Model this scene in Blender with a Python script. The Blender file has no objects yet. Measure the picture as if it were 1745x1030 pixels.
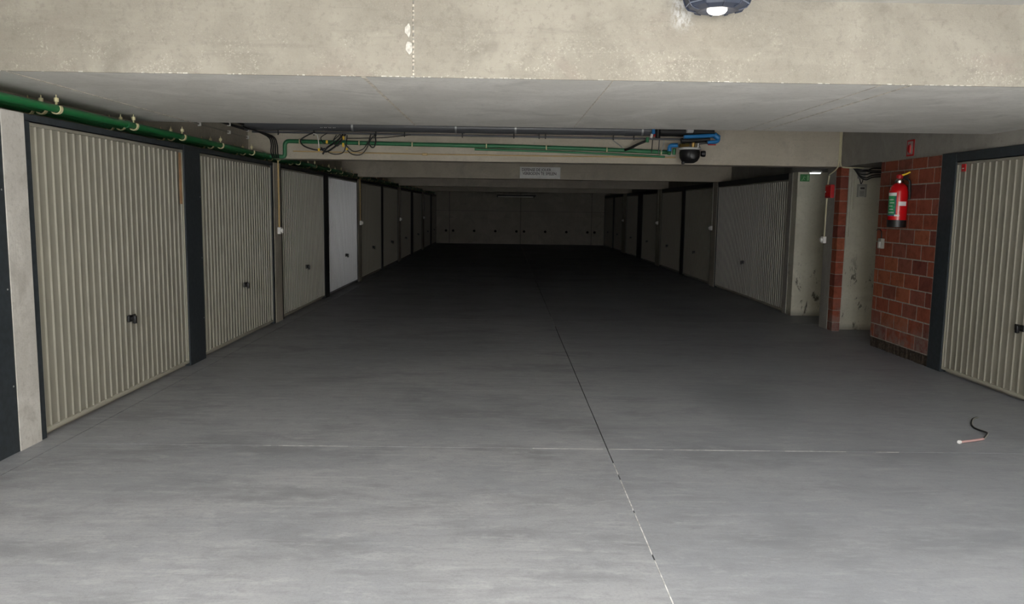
import bpy, bmesh, math, random
from mathutils import Matrix, Vector
random.seed(7)
S = bpy.context.scene
COL = S.collection

# ------------------------------------------------------------------ camera, world, light, exposure
FPX = 1342.93
cam_data = bpy.data.cameras.new('camera')
cam_data.sensor_width = 36.0
cam_data.lens = 36.0 * FPX / 1745.0
cam_data.clip_start = 0.02; cam_data.clip_end = 300
cam = bpy.data.objects.new('camera', cam_data)
COL.objects.link(cam)
cam.matrix_world = Matrix(((0.9998615, -0.0129871, -0.0104043, 0.0),
                           (-0.0088015, 0.1178903, -0.9929876, 0.0),
                           (0.0141226, 0.9929417, 0.1177597, 1.55),
                           (0, 0, 0, 1)))
S.camera = cam
W = bpy.data.worlds.new('overcast_sky'); S.world = W; W.use_nodes = True
bgn = W.node_tree.nodes['Background']
bgn.inputs[0].default_value = (0.98, 0.985, 1.0, 1); bgn.inputs[1].default_value = 3.3
sun_d = bpy.data.lights.new('sun', 'SUN'); sun_d.energy = 15.0; sun_d.angle = math.radians(2.0); sun_d.color = (1.0, 0.975, 0.94)
sun = bpy.data.objects.new('sun', sun_d); COL.objects.link(sun)
sun.rotation_euler = (math.radians(14), math.radians(-8), 0)      # high sun behind the camera, reaches only the driveway
S.view_settings.view_transform = 'Standard'; S.view_settings.look = 'None'
S.view_settings.gamma = 1.0; S.view_settings.use_curve_mapping = False
S.view_settings.exposure = 1.24
Y_OPEN = -3.0      # the side walls end here, behind the camera
Y_ROOF = 1.6       # the roof starts here; nearer than this the sky is overhead

# ------------------------------------------------------------------ materials
def mat(name, col, rough=0.6, metal=0.0, spec=0.5, emis=None, estr=0.0, noise=0.0, nscale=8.0, bump=0.0, bscale=60.0, col2=None):
    m = bpy.data.materials.new(name); m.use_nodes = True
    nt = m.node_tree; b = nt.nodes['Principled BSDF']
    b.inputs['Base Color'].default_value = (*col, 1); b.inputs['Roughness'].default_value = rough
    b.inputs['Metallic'].default_value = metal; b.inputs['Specular IOR Level'].default_value = spec
    if emis:
        b.inputs['Emission Color'].default_value = (*emis, 1); b.inputs['Emission Strength'].default_value = estr
    if noise or bump:
        g = nt.nodes.new('ShaderNodeNewGeometry')
    if noise:
        n = nt.nodes.new('ShaderNodeTexNoise'); n.inputs['Scale'].default_value = nscale; n.inputs['Detail'].default_value = 6
        nt.links.new(g.outputs['Position'], n.inputs['Vector'])
        r = nt.nodes.new('ShaderNodeValToRGB')
        c2 = col2 or tuple(min(1, c * (1 + noise)) for c in col)
        r.color_ramp.elements[0].position = 0.35; r.color_ramp.elements[0].color = (*[c * (1 - noise) for c in col], 1)
        r.color_ramp.elements[1].position = 0.65; r.color_ramp.elements[1].color = (*c2, 1)
        nt.links.new(n.outputs['Fac'], r.inputs['Fac']); nt.links.new(r.outputs['Color'], b.inputs['Base Color'])
    if bump:
        n2 = nt.nodes.new('ShaderNodeTexNoise'); n2.inputs['Scale'].default_value = bscale; n2.inputs['Detail'].default_value = 4
        nt.links.new(g.outputs['Position'], n2.inputs['Vector'])
        bp = nt.nodes.new('ShaderNodeBump'); bp.inputs['Strength'].default_value = bump; bp.inputs['Distance'].default_value = 0.004
        nt.links.new(n2.outputs['Fac'], bp.inputs['Height']); nt.links.new(bp.outputs['Normal'], b.inputs['Normal'])
    return m

class NG:
    """tiny helper to chain colour layers on world position"""
    def __init__(s, name, rough=0.8, spec=0.3):
        s.m = bpy.data.materials.new(name); s.m.use_nodes = True
        s.nt = s.m.node_tree; s.b = s.nt.nodes['Principled BSDF']
        s.b.inputs['Roughness'].default_value = rough; s.b.inputs['Specular IOR Level'].default_value = spec
        s.g = s.nt.nodes.new('ShaderNodeNewGeometry'); s.c = None; s.h = None
    def L(s, a, b): s.nt.links.new(a, b)
    def pos(s, scale=(1, 1, 1), loc=(0, 0, 0), rot=(0, 0, 0)):
        mp = s.nt.nodes.new('ShaderNodeMapping')
        mp.inputs['Scale'].default_value = scale; mp.inputs['Location'].default_value = loc; mp.inputs['Rotation'].default_value = rot
        s.L(s.g.outputs['Position'], mp.inputs['Vector']); return mp.outputs[0]
    def noise(s, vec, scale, detail=5, rough=0.55, dist=0.0):
        n = s.nt.nodes.new('ShaderNodeTexNoise'); n.inputs['Scale'].default_value = scale
        n.inputs['Detail'].default_value = detail; n.inputs['Roughness'].default_value = rough; n.inputs['Distortion'].default_value = dist
        s.L(vec, n.inputs['Vector']); return n.outputs['Fac']
    def ramp(s, fac, p0, p1, a=0.0, b=1.0):
        r = s.nt.nodes.new('ShaderNodeMapRange'); r.interpolation_type = 'SMOOTHSTEP'
        r.inputs['From Min'].default_value = p0; r.inputs['From Max'].default_value = p1
        r.inputs['To Min'].default_value = a; r.inputs['To Max'].default_value = b
        s.L(fac, r.inputs['Value']); return r.outputs[0]
    def math(s, op, a, b):
        n = s.nt.nodes.new('ShaderNodeMath'); n.operation = op
        for i, v in enumerate((a, b)):
            if isinstance(v, (int, float)): n.inputs[i].default_value = v
            else: s.L(v, n.inputs[i])
        return n.outputs[0]
    def xyz(s):
        n = s.nt.nodes.new('ShaderNodeSeparateXYZ'); s.L(s.g.outputs['Position'], n.inputs[0]); return n.outputs
    def base(s, c):
        n = s.nt.nodes.new('ShaderNodeRGB'); n.outputs[0].default_value = (*c, 1); s.c = n.outputs[0]
    def layer(s, fac, c, blend='MIX'):
        n = s.nt.nodes.new('ShaderNodeMix'); n.data_type = 'RGBA'; n.blend_type = blend
        if isinstance(fac, (int, float)): n.inputs['Factor'].default_value = fac
        else: s.L(fac, n.inputs['Factor'])
        s.L(s.c, n.inputs['A']); n.inputs['B'].default_value = (*c, 1); s.c = n.outputs['Result']
    def bump(s, fac, strength, dist=0.004):
        bp = s.nt.nodes.new('ShaderNodeBump'); bp.inputs['Strength'].default_value = strength; bp.inputs['Distance'].default_value = dist
        s.L(fac, bp.inputs['Height']); s.L(bp.outputs['Normal'], s.b.inputs['Normal'])
    def done(s):
        s.L(s.c, s.b.inputs['Base Color']); return s.m

def floor_material():
    n = NG('polished_concrete', 0.55, 0.35)
    n.base((0.285, 0.289, 0.293))
    P = n.pos()
    big = n.noise(n.pos((0.5, 0.8, 1)), 1.2, 6, 0.62, 0.3)
    n.layer(n.ramp(big, 0.36, 0.66), (0.345, 0.343, 0.338))
    n.layer(n.ramp(n.noise(n.pos((0.6, 1.3, 1), (3, 1, 0)), 1.7, 8, 0.68, 0.2), 0.46, 0.68, 0, 0.9), (0.195, 0.195, 0.197))
    n.layer(n.ramp(n.noise(n.pos((1.0, 5.5, 1), (0, 0, 0), (0, 0, 0.12)), 2.4, 9, 0.75, 0.2), 0.50, 0.66, 0, 0.5), (0.45, 0.448, 0.44))
    n.layer(n.ramp(n.noise(n.pos((1.2, 7, 1), (5, 2, 0), (0, 0, -0.08)), 3.0, 9, 0.75, 0.2), 0.50, 0.68, 0, 0.35), (0.16, 0.16, 0.162))
    n.layer(n.ramp(n.noise(n.pos((1, 1.6, 1), (7, 7, 0)), 6.0, 9, 0.78, 0.3), 0.48, 0.66, 0, 0.5), (0.205, 0.205, 0.207))
    n.layer(n.ramp(n.noise(n.pos((1, 2.2, 1), (1, 9, 0)), 4.0, 10, 0.8, 0.3), 0.52, 0.68, 0, 0.5), (0.46, 0.458, 0.45))
    n.layer(n.ramp(n.noise(P, 240, 2, 0.6), 0.45, 0.75, 0, 0.35), (0.44, 0.44, 0.43))
    n.layer(n.ramp(n.noise(P, 70, 3, 0.6), 0.45, 0.75, 0, 0.30), (0.18, 0.18, 0.182))
    # pale scuffs and one long oily stain
    n.layer(n.ramp(n.noise(n.pos((1.2, 5, 1), (9, 4, 0), (0, 0, -0.5)), 3.0, 9, 0.8, 1.5), 0.66, 0.74, 0, 0.5), (0.594, 0.594, 0.589))
    x, y, z = n.xyz()
    dx = n.math('MULTIPLY', n.math('SUBTRACT', x, 1.95), 1.3)
    dy = n.math('MULTIPLY', n.math('SUBTRACT', y, 6.3), 0.62)
    d = n.math('SQRT', n.math('ADD', n.math('MULTIPLY', dx, dx), n.math('MULTIPLY', dy, dy)), 0)
    dn = n.math('ADD', d, n.math('MULTIPLY', n.noise(n.pos((1, 2, 1)), 3, 6, 0.7), 0.7))
    n.layer(n.ramp(dn, 0.35, 1.1, 0.55, 0.0), (0.129, 0.132, 0.137))
    # the cast to the right of the long joint is a cooler, slightly darker grey
    n.layer(n.math('MULTIPLY', n.ramp(x, 0.686, 0.690, 0.35, 0.8), n.ramp(x, -0.6, 3.2, 0.2, 0.62)), (0.225, 0.236, 0.253))
    # tyre-worn darker lane further in
    n.layer(n.math('MULTIPLY', n.ramp(y, 8.5, 13.0, 0.0, 0.2), n.ramp(n.noise(n.pos((1.3, 0.2, 1), (2, 0, 0)), 1.2, 5, 0.6), 0.3, 0.6)), (0.143, 0.143, 0.144))
    n.layer(1.0, (0.985, 1.0, 1.028), 'MULTIPLY')
    n.L(n.ramp(big, 0.35, 0.7, 0.42, 0.62), n.b.inputs['Roughness'])
    n.bump(n.noise(P, 90, 4, 0.6), 0.18, 0.003)
    return n.done()

def concrete(name, base, light, dark, streak='z', speck=0.0, rough=0.85, bumps=0.35, warm=None, scuff=False):
    n = NG(name, rough, 0.25)
    n.base(base)
    P = n.pos()
    n.layer(n.ramp(n.noise(n.pos((1.0, 1.0, 1.0), (2, 5, 1)), 1.7, 5, 0.6, 0.8), 0.40, 0.66), light)
    n.layer(n.ramp(n.noise(n.pos((1, 1, 1), (8, 1, 3)), 2.6, 6, 0.65, 0.8), 0.50, 0.74, 0, 0.8), dark)
    sc = {'x': (0.7, 9, 12), 'y': (9, 0.7, 9), 'z': (12, 12, 0.8)}[streak]
    n.layer(n.ramp(n.noise(n.pos(sc), 1.6, 7, 0.7, 0.5), 0.50, 0.78, 0, 0.6), light)
    n.layer(n.ramp(n.noise(n.pos(sc, (7, 3, 2)), 2.2, 7, 0.7, 0.4), 0.54, 0.80, 0, 0.6), dark)
    if warm: n.layer(n.ramp(n.noise(n.pos((1, 1, 2), (4, 4, 4)), 1.4, 4, 0.6, 1), 0.52, 0.72, 0, 0.55), warm)
    n.layer(n.ramp(n.noise(P, 130, 3, 0.6), 0.5, 0.72, 0, 0.35), light)
    n.layer(n.ramp(n.noise(P, 26, 6, 0.75), 0.50, 0.66, 0, 0.45), dark)
    if scuff:     # dirt marks and chipped paint on the lower half
        x, y, z = n.xyz()
        lowz = n.ramp(z, 0.55, 1.15, 1.0, 0.0)
        n.layer(n.math('MULTIPLY', lowz, n.ramp(n.noise(n.pos((1, 1, 0.45), (3, 0, 1), (0, 0.35, 0)), 9, 6, 0.75, 0.4), 0.56, 0.64)), (0.13, 0.12, 0.10))
        n.layer(n.ramp(z, 0.0, 0.10, 0.6, 0.0), (0.16, 0.145, 0.12))
    if speck:
        x, y, z = n.xyz()
        low = n.ramp(z, 2.30, 2.62, 1.0, 0.25)
        sp = n.ramp(n.noise(n.pos((1, 1, 1), (1, 2, 3)), 85, 5, 0.8), 0.54, 0.64)
        cl = n.ramp(n.noise(n.pos((1, 1, 1.5)), 3.2, 5, 0.7, 1), 0.46, 0.62)
        n.layer(n.math('MULTIPLY', n.math('MULTIPLY', sp, cl), n.math('MULTIPLY', low, speck * 0.75)), (0.66, 0.62, 0.54))
        # lime run beside the lamp
        dx = n.math('ABSOLUTE', n.math('SUBTRACT', n.math('ADD', x, n.math('MULTIPLY', n.noise(n.pos((1, 1, 3)), 14, 5, 0.7), 0.10)), 1.02), 0)
        run = n.math('MULTIPLY', n.ramp(dx, 0.0, 0.085, 1.0, 0.0), n.ramp(z, 2.52, 2.63, 0.0, 0.95))
        fr = n.ramp(n.noise(n.pos((1, 1, 0.5)), 60, 4, 0.7), 0.36, 0.6)
        n.layer(n.math('MULTIPLY', run, fr), (0.62, 0.62, 0.61))
    n.bump(n.noise(P, 55, 6, 0.7), bumps, 0.006)
    return n.done()

M = {}
M['floor'] = floor_material()
M['joint'] = mat('dark_joint_base', (0.04, 0.04, 0.042), 0.9)  # dark base colour showing in the floor and wall joints
M['filler'] = mat('pale_joint_filler', (0.56, 0.555, 0.54), 0.8, noise=0.3, nscale=30)
M['beam'] = concrete('beam_face_concrete', (0.325, 0.302, 0.256), (0.40, 0.375, 0.32), (0.25, 0.232, 0.197), 'x', 1.0, warm=(0.33, 0.285, 0.245), bumps=0.6)
M['soffit'] = concrete('soffit_concrete', (0.63, 0.61, 0.565), (0.73, 0.71, 0.665), (0.52, 0.505, 0.465), 'x', 0.0, bumps=0.2)
M['beam2'] = concrete('inner_beam_concrete', (0.50, 0.455, 0.37), (0.57, 0.52, 0.43), (0.41, 0.375, 0.31), 'x', 0.0)
M['wallc'] = concrete('wall_concrete', (0.42, 0.385, 0.32), (0.49, 0.455, 0.385), (0.33, 0.305, 0.255), 'z', 0.0)
M['pale'] = concrete('pale_plaster', (0.57, 0.55, 0.455), (0.64, 0.62, 0.52), (0.48, 0.46, 0.375), 'z', 0.0, bumps=0.2, scuff=True)
M['pillar'] = concrete('pillar_concrete', (0.55, 0.53, 0.49), (0.68, 0.66, 0.62), (0.42, 0.40, 0.36), 'z', 0.0)
M['greywall'] = concrete('grey_concrete', (0.32, 0.305, 0.275), (0.38, 0.365, 0.33), (0.255, 0.245, 0.22), 'z', 0.0)
M['ceil'] = concrete('ceiling_concrete', (0.50, 0.49, 0.46), (0.58, 0.57, 0.54), (0.42, 0.41, 0.385), 'y', 0.0)
M['seam'] = mat('seam_grout', (0.60, 0.55, 0.47), 0.9, noise=0.25, nscale=20)
M['patch'] = mat('white_filler', (0.60, 0.58, 0.53), 0.9, noise=0.25, nscale=50)
M['steel'] = mat('dark_grey_painted_steel', (0.032, 0.040, 0.047), 0.5, 0.0, 0.4, noise=0.18, nscale=25, bump=0.05, bscale=200)
M['steel_far'] = mat('darker_steel_far', (0.022, 0.025, 0.027), 0.55, 0.0, 0.4, noise=0.2, nscale=20)  # darker version of the frame steel, used farther in
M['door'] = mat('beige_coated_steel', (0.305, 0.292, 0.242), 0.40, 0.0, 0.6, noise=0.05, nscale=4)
M['door_edge'] = mat('highlit_beige_rail', (0.44, 0.425, 0.35), 0.45)  # lighter beige: the edge highlight of the rails is painted into the colour
M['door_white'] = mat('greyish_white_coated_steel', (0.45, 0.45, 0.47), 0.30, 0.0, 0.9)
M['door_gray'] = mat('darker_beige_steel_far', (0.24, 0.225, 0.18), 0.55, 0.0, 0.25)  # darker, duller version of the beige door coat for the far doors
M['rust'] = mat('rust_stained_beige', (0.50, 0.30, 0.16), 0.7, noise=0.25, nscale=9)
M['black'] = mat('black_plastic', (0.012, 0.012, 0.013), 0.4)
M['rubber'] = mat('black_rubber_cable', (0.014, 0.014, 0.015), 0.55)
M['green'] = mat('green_plastic_pipe', (0.020, 0.185, 0.058), 0.38, 0, 0.5)
M['green2'] = mat('weathered_green_pipe', (0.035, 0.20, 0.085), 0.4, 0, 0.5)
M['clip'] = mat('cream_plastic_clip', (0.72, 0.66, 0.40), 0.5)
M['ochre'] = mat('ochre_plastic_conduit', (0.60, 0.43, 0.20), 0.5)
M['cream'] = mat('cream_plastic_conduit', (0.66, 0.62, 0.42), 0.5)
M['greycond'] = mat('grey_plastic_conduit', (0.40, 0.38, 0.32), 0.5)
M['white'] = mat('white_plastic', (0.80, 0.79, 0.76), 0.4)
M['pvc'] = mat('dark_grey_pvc', (0.105, 0.11, 0.12), 0.32, 0, 0.5)
M['blue'] = mat('blue_plastic_pipe', (0.02, 0.22, 0.55), 0.35)
M['brass'] = mat('brass', (0.62, 0.42, 0.14), 0.35, 1.0)
M['chrome'] = mat('dull_chrome', (0.62, 0.62, 0.62), 0.25, 1.0)
M['zinc'] = mat('galvanised_steel', (0.45, 0.46, 0.46), 0.45, 0.7)
M['whitegrey'] = mat('pale_grey_casting', (0.62, 0.62, 0.61), 0.5)
M['red'] = mat('red_lacquer', (0.62, 0.008, 0.012), 0.22, 0, 0.6)
M['redflat'] = mat('red_plastic', (0.50, 0.012, 0.015), 0.5)
M['labelgreen'] = mat('green_label', (0.03, 0.30, 0.11), 0.5, noise=0.3, nscale=60)
M['labelblue'] = mat('blue_grey_label', (0.06, 0.09, 0.18), 0.5)
M['labelwhite'] = mat('white_label', (0.78, 0.78, 0.76), 0.5)
M['yellow'] = mat('yellow_plastic', (0.80, 0.52, 0.03), 0.45)
M['signgreen'] = mat('faded_green_sign', (0.045, 0.21, 0.065), 0.6)
M['signgrey'] = mat('pale_grey_sign_board', (0.86, 0.86, 0.84), 0.6, noise=0.05, nscale=12)
M['ink'] = mat('dark_grey_lettering', (0.06, 0.055, 0.055), 0.7)
M['notice'] = mat('grey_notice_sheet', (0.42, 0.42, 0.38), 0.7)
M['boxgrey'] = mat('grey_plastic_box', (0.30, 0.30, 0.27), 0.5)
M['mortar'] = mat('grey_mortar', (0.30, 0.27, 0.235), 0.95, noise=0.2, nscale=30, bump=0.4, bscale=80)
M['sheath'] = mat('pink_cable_sheath', (0.50, 0.31, 0.29), 0.45)
M['hole'] = mat('dark_tie_hole', (0.01, 0.01, 0.01), 0.9)
M['lamp_body'] = mat('dark_blue_grey_housing', (0.045, 0.055, 0.085), 0.4)
M['lamp_glow'] = mat('lit_lamp_glass', (1, 0.93, 0.84), 0.3, emis=(1.0, 0.90, 0.78), estr=3.5)
M['tube'] = mat('unlit_fluorescent_tube', (0.80, 0.80, 0.76), 0.25)
M['emerg'] = mat('lit_emergency_lamp', (1, 1, 1), 0.3, emis=(0.9, 0.97, 1.0), estr=0.8)
M['ground'] = mat('outdoor_concrete', (0.52, 0.52, 0.51), 0.85, noise=0.1, nscale=3)

def brick_mat(name, c):
    n = NG(name, 0.88, 0.2); n.base(c)
    n.layer(n.ramp(n.noise(n.pos((1, 1, 1)), 7, 6, 0.7, 0.6), 0.42, 0.70, 0, 0.75), tuple(v * 0.55 for v in c))
    n.layer(n.ramp(n.noise(n.pos((1, 1, 1), (3, 3, 3)), 22, 4, 0.7), 0.52, 0.75, 0, 0.5), (c[0] * 1.25, c[1] * 1.35, c[2] * 1.3))
    x, y, z = n.xyz()     # pale salt bloom on the lowest courses, dirt at the foot
    sal = n.math('MULTIPLY', n.ramp(z, 0.12, 0.50, 0.75, 0.0), n.ramp(n.noise(n.pos(), 6, 5, 0.7), 0.35, 0.62))
    n.layer(sal, (0.24, 0.19, 0.17))
    n.bump(n.noise(n.pos(), 70, 4, 0.6), 0.4, 0.003)
    return n.done()
M['bricks'] = [brick_mat('red_clay_%s' % w, c) for w, c in (('plain', (0.30, 0.086, 0.052)), ('orange', (0.36, 0.115, 0.062)), ('dark', (0.20, 0.060, 0.045)), ('dull', (0.26, 0.088, 0.062)))]

# ------------------------------------------------------------------ mesh helpers
def bm_new(): return bmesh.new()
def add_box(bm, x0, x1, y0, y1, z0, z1):
    vs = [bm.verts.new(p) for p in ((x0, y0, z0), (x1, y0, z0), (x1, y1, z0), (x0, y1, z0), (x0, y0, z1), (x1, y0, z1), (x1, y1, z1), (x0, y1, z1))]
    for f in ((0, 3, 2, 1), (4, 5, 6, 7), (0, 1, 5, 4), (1, 2, 6, 5), (2, 3, 7, 6), (3, 0, 4, 7)):
        bm.faces.new([vs[i] for i in f])
    return bm
def box(x0, x1, y0, y1, z0, z1, bev=0.0, seg=1):
    bm = bm_new(); add_box(bm, min(x0, x1), max(x0, x1), min(y0, y1), max(y0, y1), min(z0, z1), max(z0, z1))
    if bev: bmesh.ops.bevel(bm, geom=bm.edges[:], offset=bev, segments=seg, profile=0.5, affect='EDGES')
    return bm
def frame_at(d):
    d = d.normalized()
    u = d.cross(Vector((0, 0, 1)))
    if u.length < 1e-4: u = Vector((1, 0, 0))
    u.normalize(); return u, d.cross(u).normalized()
def add_tube(bm, pts, r, n=10, cap=True):
    pts = [Vector(p) for p in pts]
    rs = r if isinstance(r, (list, tuple)) else [r] * len(pts)
    rings = []; u0 = None
    for i, p in enumerate(pts):
        if i == 0: d = pts[1] - p
        elif i == len(pts) - 1: d = p - pts[i - 1]
        else: d = (pts[i + 1] - p).normalized() + (p - pts[i - 1]).normalized()
        if d.length < 1e-6: d = pts[i] - pts[i - 1]
        d.normalize()
        if u0 is None: u, v = frame_at(d)
        else:
            u = (u0 - d * u0.dot(d)).normalized(); v = d.cross(u).normalized()
        u0 = u
        rings.append([bm.verts.new(p + (u * math.cos(2 * math.pi * k / n) + v * math.sin(2 * math.pi * k / n)) * rs[i]) for k in range(n)])
    for a, b in zip(rings, rings[1:]):
        for k in range(n): bm.faces.new((a[k], a[(k + 1) % n], b[(k + 1) % n], b[k]))
    if cap:
        bm.faces.new(rings[0][::-1]); bm.faces.new(rings[-1])
    return bm
def smooth_path(pts, k=6):
    P = [Vector(p) for p in pts]; out = []
    for i in range(len(P) - 1):
        p0 = P[max(i - 1, 0)]; p1 = P[i]; p2 = P[i + 1]; p3 = P[min(i + 2, len(P) - 1)]
        for j in range(k):
            t = j / k
            out.append(0.5 * ((2 * p1) + (-p0 + p2) * t + (2 * p0 - 5 * p1 + 4 * p2 - p3) * t * t + (-p0 + 3 * p1 - 3 * p2 + p3) * t ** 3))
    out.append(P[-1]); return out
def tube(pts, r, n=10, k=0):
    return add_tube(bm_new(), smooth_path(pts, k) if k else pts, r, n)
def lathe(profile, c, n=24, a0=0.0, a1=2 * math.pi, axis='z'):
    """profile [(radius, height)], around a vertical axis through c (or along y / x)"""
    bm = bm_new(); full = abs(a1 - a0 - 2 * math.pi) < 1e-6
    m = n if full else n + 1; rings = []
    for r, h in profile:
        ring = []
        for k in range(m):
            a = a0 + (a1 - a0) * k / n
            p = (r * math.cos(a), r * math.sin(a), h)
            if axis == 'y': p = (p[0], p[2], p[1])
            if axis == 'x': p = (p[2], p[0], p[1])
            ring.append(bm.verts.new((c[0] + p[0], c[1] + p[1], c[2] + p[2])))
        rings.append(ring)
    for a, b in zip(rings, rings[1:]):
        for k in range(n if full else m - 1):
            bm.faces.new((a[k], a[(k + 1) % m], b[(k + 1) % m], b[k]))
    if full:
        if profile[0][0] > 1e-5: bm.faces.new(rings[0][::-1])
        if profile[-1][0] > 1e-5: bm.faces.new(rings[-1])
        bmesh.ops.remove_doubles(bm, verts=bm.verts[:], dist=1e-6)
    return bm
def obj(name, bm, m, parent=None, smooth=False, origin=None, label=None):
    """link bm (world coordinates) as one object; the origin goes to the middle of its foot"""
    me = bpy.data.meshes.new(name)
    bmesh.ops.recalc_face_normals(bm, faces=bm.faces[:])
    if origin is None:
        xs = [v.co for v in bm.verts]
        origin = Vector(((min(v.x for v in xs) + max(v.x for v in xs)) / 2, (min(v.y for v in xs) + max(v.y for v in xs)) / 2, min(v.z for v in xs)))
    origin = Vector(origin)
    bmesh.ops.translate(bm, verts=bm.verts[:], vec=-origin)
    bm.to_mesh(me); bm.free()
    if smooth:
        for p in me.polygons: p.use_smooth = True
        try: me.set_sharp_from_angle(angle=math.radians(40))
        except Exception: pass
    me.materials.append(m)
    o = bpy.data.objects.new(name, me); COL.objects.link(o)
    place(o, origin, parent)
    if label: o['label'] = label
    return o
WORLD = {}
def place(o, w, parent):
    w = Vector(w); WORLD[o.name] = w
    if parent is not None:
        o.parent = parent; o.location = w - WORLD[parent.name]
    else: o.location = w
def copy_to(o, w, parent=None):
    c = o.copy(); COL.objects.link(c); place(c, w, parent); return c
def empty(name, loc):
    o = bpy.data.objects.new(name, None); o.empty_display_size = 0.1; COL.objects.link(o); place(o, loc, None); return o
def tag(o, label, cat=None, group=None, kind=None):
    if label: o['label'] = label
    if cat: o['category'] = cat
    if group: o['group'] = group
    if kind: o['kind'] = kind
    return o
def thing(name, loc, label, cat, group=None, kind=None): return tag(empty(name, loc), label, cat, group, kind)
def struct(name, bm, m, label=None, parent=None):
    o = obj(name, bm, m, parent)
    if parent is None: o['kind'] = 'structure'
    if label: o['label'] = label
    return o
def text_bm(s, size, loc, ux, uy, depth=0.002, sx=1.0):
    """lettering as mesh: ux = reading direction, uy = up, both world vectors"""
    cu = bpy.data.curves.new('t', 'FONT'); cu.body = s; cu.size = size; cu.extrude = depth / 2; cu.resolution_u = 2
    cu.offset = size * 0.012
    o = bpy.data.objects.new('t', cu); COL.objects.link(o)
    bpy.context.view_layer.update()
    me = bpy.data.meshes.new_from_object(o.evaluated_get(bpy.context.evaluated_depsgraph_get()))
    bm = bm_new(); bm.from_mesh(me)
    bpy.data.objects.remove(o); bpy.data.curves.remove(cu); bpy.data.meshes.remove(me)
    ux = Vector(ux).normalized(); uy = Vector(uy).normalized(); n = ux.cross(uy)
    for v in bm.verts: v.co = Vector(loc) + ux * v.co.x * sx + uy * v.co.y + n * v.co.z
    return bm

# ------------------------------------------------------------------ dimensions
XL, XR = -3.01, 4.337
ZT = 2.054          # top of the door leaves
ZH = 2.150          # underside of beams and lintels
ZB = 2.275          # soffit of the wide entrance beam
ZC = 2.721          # ceiling
YB = 34.78          # back wall

# ------------------------------------------------------------------ floor
base = struct('floor', box(-3.75, 6.5, Y_OPEN, YB + 0.3, -0.30, -0.010), M['joint'], 'grey polished concrete floor with saw-cut joints')
xs = [-3.70, -2.850, 0.688, 6.45]
ys = [Y_OPEN, 4.985, 10.95, 16.9, 22.9, 28.9, YB + 0.25]
g = 0.0035
for i in range(3):
    for j in range(6):
        y0, y1 = ys[j] + g, ys[j + 1] - g
        if i == 0:     # the strip along the left doors is cast in longer pieces
            if j % 2: continue
            y1 = ys[min(j + 2, 6)] - g
        obj('floor_slab', box(xs[i] + g, xs[i + 1] - g, y0, y1, -0.010, 0.0), M['floor'], base)
for (x0, x1) in ((-1.45, -1.0), (-1.55, -1.50), (0.20, 0.66), (0.70, 1.05), (1.12, 1.75), (1.85, 2.25), (2.45, 2.60)):
    obj('joint_filler', box(x0, x1, 4.9815, 4.9885, -0.008, 0.0006), M['filler'], base)
for (y0, y1) in ((2.6, 3.35), (3.42, 3.9), (3.95, 4.4), (4.5, 4.7), (10.4, 10.9), (11.0, 11.35)):
    obj('joint_filler', box(0.6855, 0.6905, y0, y1, -0.008, 0.0004), M['filler'], base)
obj('joint_filler', box(-1.6, 0.66, 10.947, 10.953, -0.008, 0.0004), M['filler'], base)
struct('light_blocker_left', box(-3.75, -2.35, -9, 1.3, -0.01, 4.6), M['wallc'], 'unseen tall wall added left of the driveway to narrow the daylight')  # added out of view to cut the sky light from the left
struct('light_blocker_right', box(3.45, 6.45, -9, 1.3, -0.01, 4.6), M['wallc'], 'unseen tall wall added right of the driveway to narrow the daylight')  # its counterpart, added out of view to cut light from the right
struct('driveway', box(-20, 20, -24, Y_OPEN, -0.30, -0.005), M['ground'], 'concrete driveway outside the garage entrance')

# ------------------------------------------------------------------ ceiling and beams
struct('ceiling', box(-3.8, 6.5, Y_ROOF, YB + 0.3, ZC, ZC + 0.25), M['ceil'], 'bare grey concrete ceiling between the beams')
eb = bm_new(); add_box(eb, -3.75, 6.45, 4.56, 7.18, ZB, ZC + 0.01)
beam = obj('ceiling_beam', eb, M['soffit']); tag(beam, 'wide pale concrete beam across the top of the entrance, brightly lit face', kind='structure')
# thin formwork joint splits the lit face in two cast panels
for x0, x1 in ((-3.75, -0.5275), (-0.5205, 6.45)):
    bmf = box(x0, x1, 4.545, 4.56, ZB, ZC)
    obj('cast_face', bmf, M['beam'], beam)
# chipped bottom arris
bm = bm_new(); rr = random.Random(3)
x = -3.2
while x < 5.6:
    w = rr.uniform(0.006, 0.03); h = rr.uniform(0.0015, 0.006) * (2.2 if -1.7 < x < -1.2 and rr.random() < 0.5 else 1)
    add_box(bm, x, x + w, 4.5435, 4.548, ZB - 0.0005, ZB + h); x += w + (rr.uniform(0.0, 0.03) if rr.random() < 0.7 else rr.uniform(0.05, 0.35))
obj('spalled_edge', bm, M['patch'], beam)['kind'] = 'stuff'
for px, pz, h in ((-0.552, 2.530, 0.050), (-0.548, 2.435, 0.050)):
    b_ = bm_new(); pts = []
    for k in range(9):
        a = 2 * math.pi * k / 9; q = rr.uniform(0.7, 1.15)
        pts.append((px + 0.018 * q * math.cos(a), pz + h * q * math.sin(a) * 0.75))
    f0 = [b_.verts.new((a, 4.545, c)) for a, c in pts]; f1 = [b_.verts.new((a, 4.540, c)) for a, c in pts]
    b_.faces.new(f0[::-1]); b_.faces.new(f1)
    for k in range(9): b_.faces.new((f0[k], f0[(k + 1) % 9], f1[(k + 1) % 9], f1[k]))
    obj('filler_patch', b_, M['patch'], beam)
bm = bm_new()
z = ZB + 0.01
while z < ZC:
    w = rr.uniform(0.004, 0.016); add_box(bm, -0.5275, -0.5205 + rr.uniform(0, 0.004), 4.5425, 4.548, z, z + w); z += w + rr.uniform(0.005, 0.03)
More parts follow.
